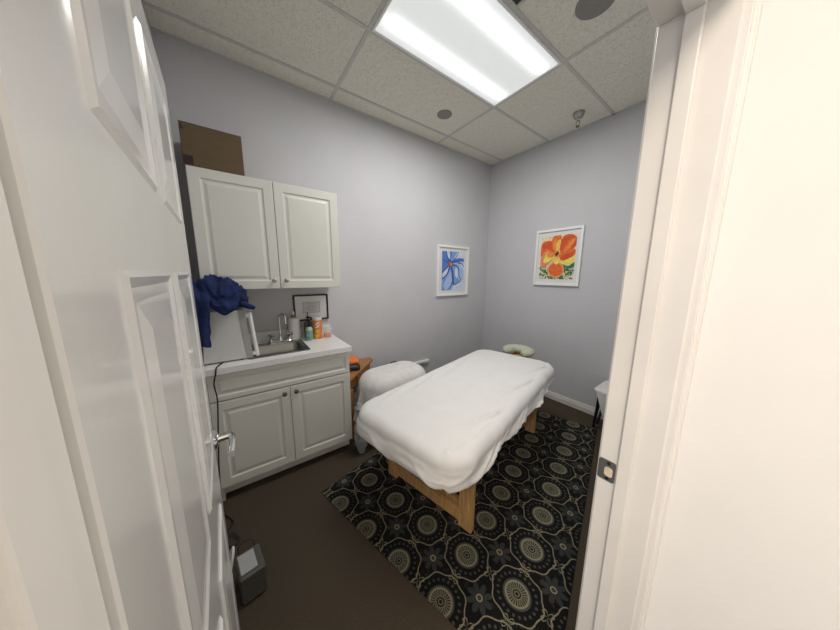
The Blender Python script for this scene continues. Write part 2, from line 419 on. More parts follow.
def casing(name, xf, sgn, label):
    m = MB()
    def strip(lo, hi):
        m.box(lo, hi, .002, 2)
    k_ = 1.0 if sgn > 0 else .42
    x0, x1 = sorted((xf, xf+sgn*.013*k_)); x2, x3 = sorted((xf, xf+sgn*.018*k_))
    a = DY1+.005; b = DY0-.005; t = DH+.005
    strip((x0, a, 0), (x1, a+.060, t+.060)); strip((x2, a+.034, 0), (x3, a+.058, t+.058)); strip((x2, a+.012, 0), (x3-.001*(sgn > 0), a+.020, t+.02))
    strip((x0, b-.060, 0), (x1, b, t+.060)); strip((x2, b-.058, 0), (x3, b-.034, t+.058))
    strip((x0, b, t), (x1, a, t+.060)); strip((x2, b-.034, t+.034), (x3, a+.034, t+.058))
    return struct(m.build(name, 'trim'), label, 'door casing')
casing('trim_5', XW, -1, 'white room side door casing')
casing('trim_6', XH, 1, 'white hall side door casing')

# open door: six raised panels, lever handle
door = bpy.data.objects.new('door_1', None); COL.objects.link(door)
door.location = (XW-.006, -3.0885, 0); door.rotation_euler = (0, 0, R(180+2.3))
struct(door, 'open glossy white panelled door seen edge-on at left', 'door')
DW = .812; DT = .035
d = MB()
d.box((0, 0, .012), (DW, DT, DH-.006), .002, 1)
def panel_on(m, x0, x1, z0, z1, y, sgn):
    L = [(0, .0), (.006, .0042), (.016, .0012), (.030, .0012), (.060, .0045)]
    rings = []
    for ins, h in L:
        yy = y + sgn*h
        rings.append([Vector((x0+ins, yy, z0+ins)), Vector((x1-ins, yy, z0+ins)), Vector((x1-ins, yy, z1-ins)), Vector((x0+ins, yy, z1-ins))])
    m.rings(rings, cap0=False)
for (a, b) in ((.115, .370), (.442, .697)):
    for (z0, z1) in ((.20, .80), (.98, 1.50), (1.62, 1.90)):
        panel_on(d, a, b, z0, z1, 0, -1); panel_on(d, a, b, z0, z1, DT, 1)
slab = d.build('door_slab', 'door', door)
def lever(y, sgn):
    m = MB(); x = DW-.065; z = .985
    rot = Matrix.Rotation(R(90 if sgn < 0 else -90), 4, 'X')
    m.lathe([(.001, 0), (.033, 0), (.033, .006), (.026, .012), (.013, .015), (.0115, .05), (.0001, .052)], n=28, mtx=Matrix.Translation((x, y, z)) @ rot)
    pts = smooth_path([(x, y+sgn*.046, z), (x-.02, y+sgn*.05, z+.002), (x-.06, y+sgn*.05, z+.003), (x-.112, y+sgn*.044, z)], 6)
    m.tube(pts, .009, 12)
    h = m.build('door_handle', 'chrome', door, auto=True); tag(h, 'chrome lever handle')
lever(0, -1); lever(DT, 1)
lp = MB(); lp.box((DW, .006, .955), (DW+.0015, DT-.006, 1.015)); lp.box((DW, .011, .977), (DW+.009, DT-.011, .993), .003, 2)
lp.build('latch', 'nickel', door)
for z in (.22, 1.02, 1.82):
    hg = MB(); hg.lathe([(.001, -.045), (.006, -.045), (.006, .045), (.001, .045)], c=(-.004, -.004, z), n=12); hg.build('hinge', 'nickel', door, auto=True)

# ------------------------------------------------------------------ ceiling fittings
lt = thing('ceiling_light', 'bright white fluorescent troffer in the ceiling grid', 'ceiling light', (B0+1.5*T, (Y0+Y1)/2, H))
fr = MB(); hx, hy = T/2-bw, T-bw
for lo, hi in (((-hx, -hy, -.012), (-hx+.014, hy, 0)), ((hx-.014, -hy, -.012), (hx, hy, 0)), ((-hx+.014, -hy, -.012), (hx-.014, -hy+.014, 0)), ((-hx+.014, hy-.014, -.012), (hx-.014, hy, 0))):
    fr.box(lo, hi)
fr.build('frame', 'framewhite', lt)
MB().box((-hx+.014, -hy+.014, -.008), (hx-.014, hy-.014, -.002)).build('lens', 'lens', lt)

def disc(name, x, y, r, label):
    t = thing(name, label, 'ceiling speaker', (x, y, H))
    MB().lathe([(r*.86, 0), (r, 0), (r, -.004), (r*.97, -.0055), (r*.86, -.0055)], n=40).build('ring', 'speakerring', t, auto=True)
    m = MB(); m.lathe([(.0005, -.0050), (r*.86, -.0050), (r*.86, 0), (.0005, 0)], n=40)
    m.build('grille', 'speakergrey', t, auto=True)
disc('ceiling_speaker', .455, -1.275, .070, 'small round grey speaker grille between the long light and the cabinet wall')
disc('ceiling_speaker', 1.700, -1.262, .098, 'larger round dark speaker grille in the ceiling near the doorway')

spk = thing('sprinkler', 'chrome fire sprinkler head hanging from the ceiling by the back wall', 'sprinkler', (1.225, -.285, H)); spk.scale = (1.25, 1.25, 1.25)
MB().lathe([(.001, 0), (.040, 0), (.040, -.006), (.034, -.022), (.026, -.036), (.016, -.040), (.001, -.040)], n=28).build('cup', 'nickel', spk, auto=True)
MB().lathe([(.001, -.040), (.014, -.040), (.012, -.056), (.006, -.060), (.001, -.060)], n=18).build('nozzle', 'chrome', spk, auto=True)
fm = MB()
for s_ in (-1, 1): fm.tube(smooth_path([(s_*.008, 0, -.056), (s_*.013, 0, -.070), (s_*.007, 0, -.086), (0, 0, -.092)], 5), .0026, 8)
fm.build('frame_arm', 'bronze', spk, auto=True)
MB().lathe([(.001, -.092), (.012, -.092), (.012, -.095), (.001, -.096)], n=16).build('deflector', 'bronze', spk, auto=True)

vt = thing('ceiling_vent', 'dark square air vent in the ceiling beside the light, at the photo top edge', 'vent', (0, 0, 0))
v = MB(); vx0, vx1, vy0, vy1 = B0+2*T+bw+.002, B0+2*T+bw+.33, -2.17, -1.585
for lo, hi in (((vx0, vy0, H-.008), (vx0+.006, vy1, H)), ((vx1-.018, vy0, H-.008), (vx1, vy1, H)), ((vx0+.018, vy0, H-.008), (vx1-.018, vy0+.018, H)), ((vx0+.006, vy1-.018, H-.008), (vx1-.018, vy1, H))):
    v.box(lo, hi)
v.build('frame', 'grid', vt)
v = MB(); v.box((vx0+.006, vy0+.018, H-.002), (vx1-.018, vy1-.018, H))
y = vy0+.03
while y < vy1-.03:
    v.box((vx0+.006, y, H-.007), (vx1-.018, y+.004, H-.002)); y += .025
v.build('louvre', 'ventdark', vt)

# ------------------------------------------------------------------ raised panel cabinet fronts (local: x width, z height, front towards +y... mapped to +X)
def front_panel(w_, h_, t_, frame):
    """front slab in the YZ plane, front facing +X, origin at its lower back corner"""
    m = MB()
    L = [(0, 0), (0, t_-.003), (.003, t_), (frame, t_), (frame+.006, t_-.006), (frame+.016, t_-.007), (frame+.034, t_-.001), (frame+.037, t_-.001)]
    rings = []
    for ins, x in L:
        rings.append([Vector((x, ins, ins)), Vector((x, w_-ins, ins)), Vector((x, w_-ins, h_-ins)), Vector((x, ins, h_-ins))])
    m.rings(rings); return m
def knob(parent, loc, m_='nickel'):
    k = MB(); k.lathe([(.001, 0), (.0085, 0), (.006, .004), (.0055, .012), (.012, .017), (.0155, .022), (.0150, .027), (.010, .031), (.001, .032)], n=22, mtx=Matrix.Rotation(R(90), 4, 'Y'))
    return k.build('knob', m_, parent, auto=True, loc=loc)

# wall cabinet
CY0, CY1 = -3.200, -2.292
uc = thing('wall_cabinet', 'white two door wall cabinet hung above the sink counter', 'cabinet', (0, CY0, 1.385))
UD = .30; UH = .755; UW = CY1-CY0; th = .016
b = MB()
b.box((.001, 0, 0), (UD, th, UH)); b.box((.001, UW-th, 0), (UD, UW, UH)); b.box((.001, th, 0), (UD, UW-th, th)); b.box((.001, th, UH-th), (UD, UW-th, UH))
b.box((.001, th, th), (.008, UW-th, UH-th)); b.box((.008, th, UH/2-.008), (UD-.02, UW-th, UH/2+.008))
b.build('body', 'cab', uc)
hw = UW/2-.003
for i, y in enumerate((.0015, UW/2+.0015)):
    dr = front_panel(hw, UH-.004, .020, .058).build('door', 'cab', uc, loc=(UD+.001, y, .002))
    knob(dr, (.020, hw-.038 if i == 0 else .038, .060))
# base cabinet
BY0, BY1 = -3.215, -2.325; BWd = BY1-BY0; BD = .53; BT = .885; TK = .095
bc = thing('base_cabinet', 'white sink base cabinet with a false drawer and two doors', 'cabinet', (0, BY0, 0))
b = MB()
b.box((.001, 0, 0), (BD, th, BT)); b.box((.001, BWd-th, 0), (BD-.065, BWd, TK)); b.box((.001, BWd-th, TK), (BD, BWd, BT))
b.box((.001, th, TK), (BD, BWd-th, TK+th)); b.box((.001, th, TK+th), (.008, BWd-th, BT)); b.box((BD-.02, th, .69), (BD, BWd-th, .715)); b.box((BD-.02, th, .865), (BD, BWd-th, BT))
b.box((BD-.02, BWd/2-.02, TK+th), (BD, BWd/2+.02, .69))
b.build('body', 'cab', bc)
MB().box((BD-.080, th, 0), (BD-.066, BWd-th, TK)).build('toe_kick', 'cab', bc)
front_panel(BWd-.004, .172, .020, .030).build('drawer_front', 'cab', bc, loc=(BD+.001, .002, .706))
hw = BWd/2-.003
for i, y in enumerate((.0015, BWd/2+.0015)):
    dr = front_panel(hw, .595, .020, .056).build('door', 'cab', bc, loc=(BD+.001, y, .103))
    knob(dr, (.020, hw-.036 if i == 0 else .036, .555), 'bronze')

# countertop with a sink cut-out and a backsplash
KY0, KY1 = -3.228, -2.312; KX = .575; KZ0, KZ1 = .886, .925
SX0, SX1, SY0, SY1 = .105, .475, -2.985, -2.610     # hole
ct = thing('countertop', 'white laminate countertop over the sink base cabinet', 'countertop', (0, 0, 0))
m = MB()
m.box((.001, KY0, KZ0), (SX0, KY1, KZ1)); m.box((SX0, KY0, KZ0), (SX1, SY0, KZ1)); m.box((SX0, SY1, KZ0), (SX1, KY1, KZ1))
m.box((SX1, KY0, KZ0), (KX, KY1, KZ1))
m.build('slab', 'counter', ct)
MB().box((.001, KY0, KZ1), (.020, KY1, KZ1+.085), .003, 2).build('backsplash', 'counter', ct)

# sink
sk = thing('sink', 'stainless steel drop-in sink set in the white countertop', 'sink', ((SX0+SX1)/2, (SY0+SY1)/2, KZ1))
def rr(hx, hy, r, z, n=6, cx=0, cy=0):
    out = []
    for sx, sy, a0 in ((1, 1, 0), (-1, 1, 90), (-1, -1, 180), (1, -1, 270)):
        for k in range(n+1):
            a = R(a0+90*k/n); out.append(Vector((cx+sx*(hx-r)+r*math.cos(a), cy+sy*(hy-r)+r*math.sin(a), z)))
    return out
hx, hy = (SX1-SX0)/2, (SY1-SY0)/2
m = MB()
m.rings([rr(hx+.014, hy+.014, .03, .0005), rr(hx+.012, hy+.012, .03, .0045), rr(hx-.004, hy-.006, .03, .0045, cx=.0), 
         rr(hx-.040, hy-.016, .04, .003, cx=.030), rr(hx-.045, hy-.021, .045, -.006, cx=.030), rr(hx-.060, hy-.035, .05, -.135, cx=.030), rr(hx-.085, hy-.06, .05, -.150, cx=.030), rr(.022, .022, .021, -.154, cx=.030)], cap0=False, cap1=False)
m.build('basin', 'steel', sk, auto=True)
MB().lathe([(.026, -.1545), (.026, -.151), (.018, -.153), (.001, -.1535), (.001, -.158), (.024, -.158)], c=(.03, 0, 0), n=24).build('drain', 'chrome', sk, auto=True)
# faucet
fx, fy, fz = .128, -2.755, KZ1+.005
fc = thing('faucet', 'chrome gooseneck faucet with two handles behind the sink', 'faucet', (fx, fy, fz))
MB().rings([rr(.024, .095, .022, 0), rr(.024, .095, .022, .010), rr(.019, .090, .018, .016)]).build('base', 'chrome', fc, auto=True)
pts = [(0, 0, .014), (0, 0, .06), (0, 0, .20)] + [(.038-.038*math.cos(R(a)), .018-.018*math.cos(R(a)), .20+.044*math.sin(R(a))) for a in range(20, 181, 20)] + [(.078, .037, .175)]
m = MB(); m.tube(smooth_path(pts, 4), .0085, 14); m.lathe([(.001, 0), (.018, 0), (.014, .02), (.010, .035), (.001, .035)], c=(0, 0, .016), n=20)
sp_ = m.build('spout', 'chrome', fc, auto=True)
MB().lathe([(.001, 0), (.011, 0), (.011, .016), (.001, .016)], c=(.078, .037, .162), n=16).build('aerator', 'chrome', sp_, auto=True)
for s_ in (-1, 1):
    m = MB(); m.lathe([(.001, 0), (.017, 0), (.015, .018), (.009, .024), (.009, .032), (.019, .038), (.021, .050), (.014, .058), (.001, .060)], c=(0, s_*.068, .014), n=20)
    for a in range(4):
        dx, dy = math.cos(R(45+90*a)), math.sin(R(45+90*a))
        m.tube([(dx*.010, s_*.068+dy*.010, .014+.045), (dx*.028, s_*.068+dy*.028, .014+.047)], .006, 8)
    m.build('handle', 'chrome', fc, auto=True)

# ------------------------------------------------------------------ framed pieces
def framed(name, label, cat, W_, H_, mtx, fw, fd, fmat, bev=.002):
    """local: x right, y up, z out of the wall"""
    t = thing(name, label, cat); t.matrix_world = mtx
    m = MB()
    m.box((-W_/2, -H_/2, 0), (-W_/2+fw, H_/2, fd), bev, 1); m.box((W_/2-fw, -H_/2, 0), (W_/2, H_/2, fd), bev, 1)
    m.box((-W_/2+fw, -H_/2, 0), (W_/2-fw, -H_/2+fw, fd), bev, 1); m.box((-W_/2+fw, H_/2-fw, 0), (W_/2-fw, H_/2, fd), bev, 1)
    m.build('frame', fmat, t)
    return t
def onleft(y, z, x=.001):   # wall X=0: right = +Y, up = +Z, out = +X
    return Matrix(((0, 0, 1, x), (1, 0, 0, y), (0, 1, 0, z), (0, 0, 0, 1)))
def onback(x, z, y=-.001):
    return Matrix(((1, 0, 0, x), (0, 0, -1, y), (0, 1, 0, z), (0, 0, 0, 1)))

# certificate
cf = framed('framed_certificate', 'black framed certificate on the wall under the cabinet', 'certificate', .302, .240, onleft(-2.470, 1.190), .014, .016, 'frameblack')
MB().box((-.138, -.107, .001), (.138, .107, .006)).build('mat_board', 'paper', cf)
m = MB(); m.box((-.075, -.050, .006), (.075, .052, .0068), mi=0)
for lo, hi in (((-.075, -.050), (-.071, .052)), ((.071, -.050), (.075, .052)), ((-.071, -.050), (.071, -.046)), ((-.071, .048), (.071, .052))): m.box((*lo, .0068), (*hi, .0074), mi=1)
for i, hw_ in enumerate((.045, .030, .052, .040, .034)): m.box((-hw_, .034-i*.0165, .0068), (hw_, .0375-i*.0165, .0072), mi=1)
m.build('certificate_sheet', ['papershade', 'papergrey'], cf)

# petal artwork helpers: flat layered shapes of paint on the print
class Art:
    def __init__(s, W_, H_, z): s.m = MB(); s.W = W_; s.H = H_; s.z = z; s.mats = []
    def mi(s, n):
        if n not in s.mats: s.mats.append(n)
        return s.mats.index(n)
    def clip(s, poly):
        def cut(P, ax, v, keep_less):
            out = []
            for i in range(len(P)):
                a, b = P[i-1], P[i]
                ia = a[ax] <= v if keep_less else a[ax] >= v; ib = b[ax] <= v if keep_less else b[ax] >= v
                if ia != ib:
                    t = (v-a[ax])/(b[ax]-a[ax]); out.append((a[0]+(b[0]-a[0])*t, a[1]+(b[1]-a[1])*t))
                if ib: out.append(b)
            return out
        for ax, v, kl in ((0, s.W/2, 1), (0, -s.W/2, 0), (1, s.H/2, 1), (1, -s.H/2, 0)):
            poly = cut(poly, ax, v, kl)
            if len(poly) < 3: return []
        return poly
    def poly(s, pts, n):
        s.z += .00004
        P = s.clip(pts)
        if len(P) < 3: return
        vs = [s.m.bm.verts.new((x, y, s.z)) for x, y in P]
        q = s.m.bm.faces.new(vs); q.material_index = s.mi(n)
        bmesh.ops.triangulate(s.m.bm, faces=[q])
    def blob(s, pts, n, res=8):
        """smooth closed curve through points given in 0..1 picture coordinates (y down)"""
        P = [Vector(((x-.5)*s.W, (.5-y)*s.H, 0)) for x, y in pts]; k = len(P); out = []
        for i in range(k):
            p0, p1, p2, p3 = P[i-1], P[i], P[(i+1) % k], P[(i+2) % k]
            for q in range(res):
                t = q/res; v = .5*((2*p1)+(-p0+p2)*t+(2*p0-5*p1+4*p2-p3)*t*t+(-p0+3*p1-3*p2+p3)*t**3); out.append((v.x, v.y))
        s.poly(out, n)
    def stroke(s, pts, w0, w1, n):
        P = [((x-.5)*s.W, (.5-y)*s.H, 0) for x, y in pts]; P = smooth_path(P, 6); L = []; Rr = []
        for i, p in enumerate(P):
            t = (P[min(i+1, len(P)-1)]-P[max(i-1, 0)]).normalized(); nn = Vector((-t.y, t.x, 0)); k = i/(len(P)-1)
            w_ = (w0+(w1-w0)*k)*s.W/2*(1 if 0 < i < len(P)-1 else .3)
            L.append((p+nn*w_).to_2d()); Rr.append((p-nn*w_).to_2d())
        for i in range(len(L)-1): 
            s.z += .000002
            P4 = s.clip([tuple(L[i]), tuple(L[i+1]), tuple(Rr[i+1]), tuple(Rr[i])])
            if len(P4) >= 3:
                q = s.m.bm.faces.new([s.m.bm.verts.new((x, y, s.z)) for x, y in P4]); q.material_index = s.mi(n)
    def back(s, n, z0):
        s.m.box((-s.W/2, -s.H/2, z0), (s.W/2, s.H/2, s.z), mi=s.mi(n))
    def build(s, parent):
        me_ = s.m
        me = bpy.data.meshes.new('print'); me_.bm.to_mesh(me); me_.bm.free()
        for n in s.mats: me.materials.append(MAT[n])
        o = bpy.data.objects.new('print', me); COL.objects.link(o); o.parent = parent; return o

# orange flower on the back wall
op = framed('framed_picture', 'white framed print of an orange flower on the back wall', 'picture', .515, .640, onback(1.014, 1.701), .026, .026, 'framewhite')
MB().box((-.232, -.295, .001), (.232, .295, .010)).build('mat_board', 'paper', op)
A = Art(.388, .490, .0112); A.back('cream', .010)
random.seed(3)
for i in range(95):
    x = random.random()*1.0; y = .70+random.random()*.32
    if .30 < x < .66 and y < .93: continue
    a = random.random()*math.pi; L = .05+random.random()*.05
    A.blob([(x-L*math.cos(a), y-L*math.sin(a)*.6), (x+.025*math.sin(a), y-.02*math.cos(a)), (x+L*math.cos(a), y+L*math.sin(a)*.6), (x-.025*math.sin(a), y+.02*math.cos(a))], 'leaf' if random.random() < .8 else 'leafl', 5)
A.blob([(.60, .60), (.80, .52), (1.0, .42), (1.0, .58), (.86, .66), (.70, .66)], 'yel')
A.blob([(.68, .66), (.84, .70), (1.0, .62), (1.0, .72), (.84, .76)], 'leaf')
A.blob([(.44, .40), (.22, .48), (.02, .46), (.0, .24), (.06, .13), (.22, .10), (.36, .13), (.42, .26)], 'o2')
A.blob([(.42, .38), (.20, .28), (.08, .30), (.04, .20), (.16, .13), (.32, .15)], 'o1')
A.blob([(.60, .42), (.56, .22), (.62, .06), (.74, .0), (.90, .02), (1.0, .10), (.98, .28), (.82, .36), (.70, .46)], 'o1')
A.blob([(.62, .40), (.72, .30), (.88, .12), (.98, .10), (.90, .24), (.74, .38)], 'o3')
A.blob([(.60, .42), (.66, .32), (.80, .14), (.86, .10), (.78, .22), (.68, .36)], 'o2')
A.blob([(.58, .44), (.72, .36), (.92, .32), (1.0, .36), (.98, .46), (.82, .54), (.66, .58), (.58, .52)], 'o2')
A.blob([(.60, .50), (.78, .42), (.98, .38), (.90, .50), (.70, .57)], 'o1')
A.blob([(.40, .36), (.32, .22), (.34, .04), (.46, -.02), (.58, .02), (.58, .20), (.54, .36)], 'o2')
A.blob([(.46, .36), (.44, .20), (.52, .10), (.58, .12), (.56, .28), (.52, .38)], 'o4')
A.blob([(.40, .34), (.36, .18), (.40, .06), (.46, .10), (.44, .28)], 'o3')
A.blob([(.42, .48), (.24, .34), (.10, .38), (.02, .52), (.04, .70), (.14, .74), (.28, .62)], 'coral')
A.blob([(.44, .47), (.30, .36), (.18, .40), (.10, .58), (.18, .62), (.34, .56)], 'yel')
A.blob([(.44, .46), (.38, .38), (.26, .36), (.20, .44), (.30, .50)], 'o3')
A.blob([(.46, .50), (.52, .48), (.60, .56), (.62, .66), (.50, .68), (.38, .64), (.40, .54)], 'o4')
A.blob([(.49, .60), (.66, .66), (.74, .80), (.64, .94), (.46, .96), (.30, .90), (.25, .76), (.34, .64)], 'peach')
A.blob([(.49, .62), (.63, .68), (.70, .80), (.62, .91), (.46, .93), (.33, .87), (.29, .76), (.36, .66)], 'o2')
A.blob([(.48, .56), (.54, .57), (.56, .62), (.50, .66), (.43, .62)], 'yel')
A.blob([(.42, .38), (.50, .34), (.57, .38), (.57, .46), (.50, .50), (.43, .46)], 'o3')
A.blob([(.44, .42), (.50, .37), (.55, .40), (.52, .45), (.47, .46)], 'darkc')
A.build(op)

# blue flower on the left wall
bp_ = framed('framed_picture', 'white framed print of a blue flower on the cabinet wall', 'picture', .560, .645, onleft(-.686, 1.545), .027, .026, 'framewhite')
MB().box((-.254, -.297, .001), (.254, .297, .010)).build('mat_board', 'paper', bp_)
A = Art(.392, .500, .0112); A.back('b4', .010)
A.blob([(.0, .0), (.40, .0), (.36, .22), (.20, .30), (.0, .26)], 'b2')
A.blob([(.20, .0), (.32, .0), (.36, .20), (.28, .16)], 'b5')
A.blob([(.40, .0), (.70, .0), (.56, .18), (.42, .26)], 'b3')
A.blob([(.70, .0), (1.0, .0), (1.0, .14), (.70, .16), (.50, .24)], 'b5')
A.blob([(.46, .28), (.70, .16), (1.0, .18), (1.0, .28), (.74, .28)], 'b2')
A.blob([(.46, .32), (.72, .28), (1.0, .26), (1.0, .62), (.86, .44), (.66, .36)], 'b4')
A.blob([(.74, .26), (.94, .28), (1.0, .48), (.88, .36)], 'b5')
A.blob([(.42, .36), (.56, .34), (.68, .44), (.70, .66), (.84, .78), (.62, .84), (.50, .74), (.50, .54)], 'b3')
A.blob([(.60, .42), (.70, .44), (.74, .58), (.68, .68), (.60, .60)], 'b5')
A.blob([(.28, .36), (.44, .38), (.48, .56), (.52, .76), (.40, .98), (.22, 1.0), (.0, 1.0), (.0, .74), (.22, .66), (.36, .50)], 'b3')
A.blob([(.30, .60), (.42, .52), (.46, .72), (.34, .92), (.16, .98), (.10, .84)], 'b4')
A.blob([(.0, .34), (.22, .30), (.36, .38), (.28, .54), (.12, .68), (.0, .70)], 'b3')
A.blob([(.04, .58), (.26, .40), (.32, .44), (.22, .56), (.08, .66)], 'b5')
A.blob([(.0, .24), (.16, .20), (.30, .26), (.26, .40), (.10, .50), (.0, .52)], 'b2')
A.blob([(.56, .86), (.80, .78), (1.0, .74), (1.0, 1.0), (.50, 1.0)], 'b5')
for P in ([(.40, .30), (.60, .16), (.74, .0)], [(.42, .30), (.74, .22), (1.0, .22)], [(.40, .34), (.50, .58), (.54, .84), (.70, .82), (.86, .78)], [(.34, .38), (.28, .54), (.10, .68), (.0, .70)],
          [(.44, .34), (.66, .36), (.76, .46), (.78, .62), (.86, .72), (.84, .80)], [(.32, .28), (.22, .14), (.16, .0)], [(.30, .30), (.14, .24), (.0, .22)],
          [(.40, .40), (.46, .60), (.48, .80), (.34, .98)], [(.36, .26), (.38, .12), (.42, .0)], [(.30, .36), (.12, .48), (.0, .54)], [(.70, .28), (.90, .30), (1.0, .40)]):
    A.stroke(P, .055, .02, 'b1')
for P in ([(.50, .62), (.52, .84), (.64, .84)], [(.32, .40), (.24, .56), (.04, .70)], [(.38, .26), (.30, .20)]): A.stroke(P, .05, .02, 'b0')
A.blob([(.26, .30), (.34, .24), (.46, .25), (.50, .32), (.46, .39), (.34, .40)], 'b1')
A.blob([(.28, .30), (.35, .25), (.45, .27), (.48, .33), (.43, .38), (.33, .38)], 'brownc')
A.blob([(.35, .30), (.41, .29), (.44, .33), (.39, .36)], 'coral')
A.build(bp_)

# ------------------------------------------------------------------ things on and around the cabinets
# cardboard box on top
cbx = thing('cardboard_box', 'brown cardboard box on top of the wall cabinet', 'box', (.166, -3.055, 2.1405))
m = MB(); m.box((-.134, -.152, 0), (.134, .152, .243), .002, 1); m.build('carton', 'card', cbx)
m = MB(); m.box((-.134, -.152, .2432), (-.003, .152, .2455)); m.box((.001, -.152, .2432), (.134, .152, .2455)); m.build('flap', 'card', cbx)
MB().box((.1342, -.150, .010), (.1347, -.104, .062)).build('printed_mark', 'maroon', cbx)
MB().prism([(-.146, .205), (-.131, .205), (-.131, .211), (-.139, .211), (-.139, .232), (-.146, .232)], .1342, .1347, mtx=Matrix(((0, 0, 1, 0), (1, 0, 0, 0), (0, 1, 0, 0), (0, 0, 0, 1)))).build('printed_mark', 'maroon', cbx)

# towel warmer (front faces the sink, slightly raked)
wm = thing('towel_warmer', 'white towel warmer box on the counter left of the sink', 'towel warmer', (0, 0, KZ1))
X0, X1 = .185, .470
def rake(y, z): return y - .075*z
m = MB()
def yz_prism(m, pts, x0, x1, mi=0): return m.rings([[Vector((x0, y, z)) for y, z in pts], [Vector((x1, y, z)) for y, z in pts]], mi=mi)
yz_prism(m, [(-3.222, .010), (-3.000, .010), (rake(-2.9995, .335), .335), (rake(-3.216, .0)+.018, .335)], X0, X1)
body = m.build('body', 'whiteplas', wm)
m = MB(); yz_prism(m, [(-2.999, .006), (-2.962, .006), (rake(-2.962, .337), .337), (rake(-2.9985, .337), .337)], X0-.002, X1+.002)
dr = m.build('door', 'greyplas', wm)
m = MB()
for z in (.035, .295): yz_prism(m, [(rake(-2.9625, z), z-.012), (rake(-2.9625, z), z+.012), (rake(-2.945, z), z+.010), (rake(-2.945, z), z-.010)], X1-.030, X1-.004)
p0 = Vector((X1-.014, rake(-2.938, .012), .014)); p1 = Vector((X1-.014, rake(-2.938, .310), .312))
m.tube([p0, p0*.7+p1*.3, p0*.3+p1*.7, p1], .012, 14)
m.build('handle', 'handlewhite', dr, auto=True)
for x in (X0+.03, X1-.03):
    for y in (-3.195, -3.03): MB().lathe([(.001, 0), (.012, 0), (.012, .010), (.001, .010)], c=(x, y, 0), n=14).build('foot', 'rubber', wm)

# blue fleece heaped on it
def crumple(p, amp, sc, seed=0.0):
    q = Vector(p)*sc + Vector((seed, seed*1.7, -seed))
    v = 0; a = 1
    for k in range(4):
        n = noise.noise(q); v += a*(1-2*abs(n)); q = q*2.03; a *= .5
    return amp*(v-.7)
m = MB(); cx, cy, cz = .355, -3.090, KZ1+.339
NR, NT = 34, 90; rings = []
def hgt(y):   # ridge height over the warmer lid by position along the counter
    K = [(-3.24, .02), (-3.20, .150), (-3.155, .186), (-3.115, .198), (-3.05, .166), (-2.99, .105), (-2.965, .045), (-2.95, .01)]
    for (a, va), (b_, vb) in zip(K[:-1], K[1:]):
        if a <= y <= b_: return va+(vb-va)*(y-a)/(b_-a)
    return .005
for i in range(NR+1):
    ph = i/NR; ring = []
    for k in range(NT):
        t = 2*math.pi*k/NT
        rad = math.sin(ph*math.pi/2)**.8
        x = cx + .172*math.cos(t)*rad; y = cy + .128*math.sin(t)*rad
        fall = max(0.0, 1-((x-cx)/.174)**4)**.5
        z = .006 + hgt(y)*fall*(1.0 if ph < .98 else .6)
        nr = Vector((math.cos(t)*rad, math.sin(t)*rad, .7)).normalized()
        c_ = crumple((x, y, z), .038, 13, 3.1)*min(1, (1.06-ph)*3)
        p = Vector((x, y, z)) + nr*c_
        if p.x > X1+.006: p.z -= .055*min(1, (p.x-X1-.006)/.02)
        else: p.z = max(p.z, .004)
        p.z = min(p.z, 1.376 + max(0, p.x-.337)*5 - cz)
        ring.append(Vector((p.x, p.y, p.z+cz)))
    rings.append(ring)
m.rings(rings[::-1], cap0=True, cap1=True)
# hanging flap on the near corner
def cloth_strip(m, fn, nu, nv, th_):
    g_ = [[fn(i/nu, j/nv) for j in range(nv+1)] for i in range(nu+1)]
    def nrm(i, j):
        a = g_[min(i+1, nu)][j]-g_[max(i-1, 0)][j]; b = g_[i][min(j+1, nv)]-g_[i][max(j-1, 0)]
        return a.cross(b).normalized()
    top = [[m.bm.verts.new(g_[i][j]) for j in range(nv+1)] for i in range(nu+1)]
    bot = [[m.bm.verts.new(g_[i][j]-nrm(i, j)*th_) for j in range(nv+1)] for i in range(nu+1)]
    for i in range(nu):
        for j in range(nv):
            m.bm.faces.new((top[i][j], top[i+1][j], top[i+1][j+1], top[i][j+1])); m.bm.faces.new((bot[i][j], bot[i][j+1], bot[i+1][j+1], bot[i+1][j]))
    for i in range(nu):
        m.bm.faces.new((top[i][0], bot[i][0], bot[i+1][0], top[i+1][0])); m.bm.faces.new((top[i][nv], top[i+1][nv], bot[i+1][nv], bot[i][nv]))
    for j in range(nv):
        m.bm.faces.new((top[0][j], top[0][j+1], bot[0][j+1], bot[0][j])); m.bm.faces.new((top[nu][j], bot[nu][j], bot[nu][j+1], top[nu][j+1]))
def flap(u, v):
    z = 1.445 - .385*v + .012*math.sin(u*5)*v
    y = -3.243 + (.095 - .022*v)*u - .006*v
    x = .485 + .030*min(1, v*4) + .013*math.sin(u*8+v*3)*(.4+v*.5) - .06*max(0, .28-v)*3
    return Vector((x, y, z)) + Vector((1, 0, 0))*crumple((x*2, y*3, z), .007, 9, 1.0)
cloth_strip(m, flap, 26, 40, .007)
pts = smooth_path([(.40, -3.03, cz+.03), (.46, -2.995, cz+.035), (.485, -2.965, cz+.022), (.488, -2.945, cz+.014), (.484, -2.935, cz+.006)], 6)
m.tube(pts, .016, 12, rads=[.022-.008*i/len(pts) for i in range(len(pts))])
fl = m.build('fleece_blanket', 'blue', None, smooth=True)
tag(fl, 'royal blue fleece blanket heaped on the white towel warmer', 'blanket')

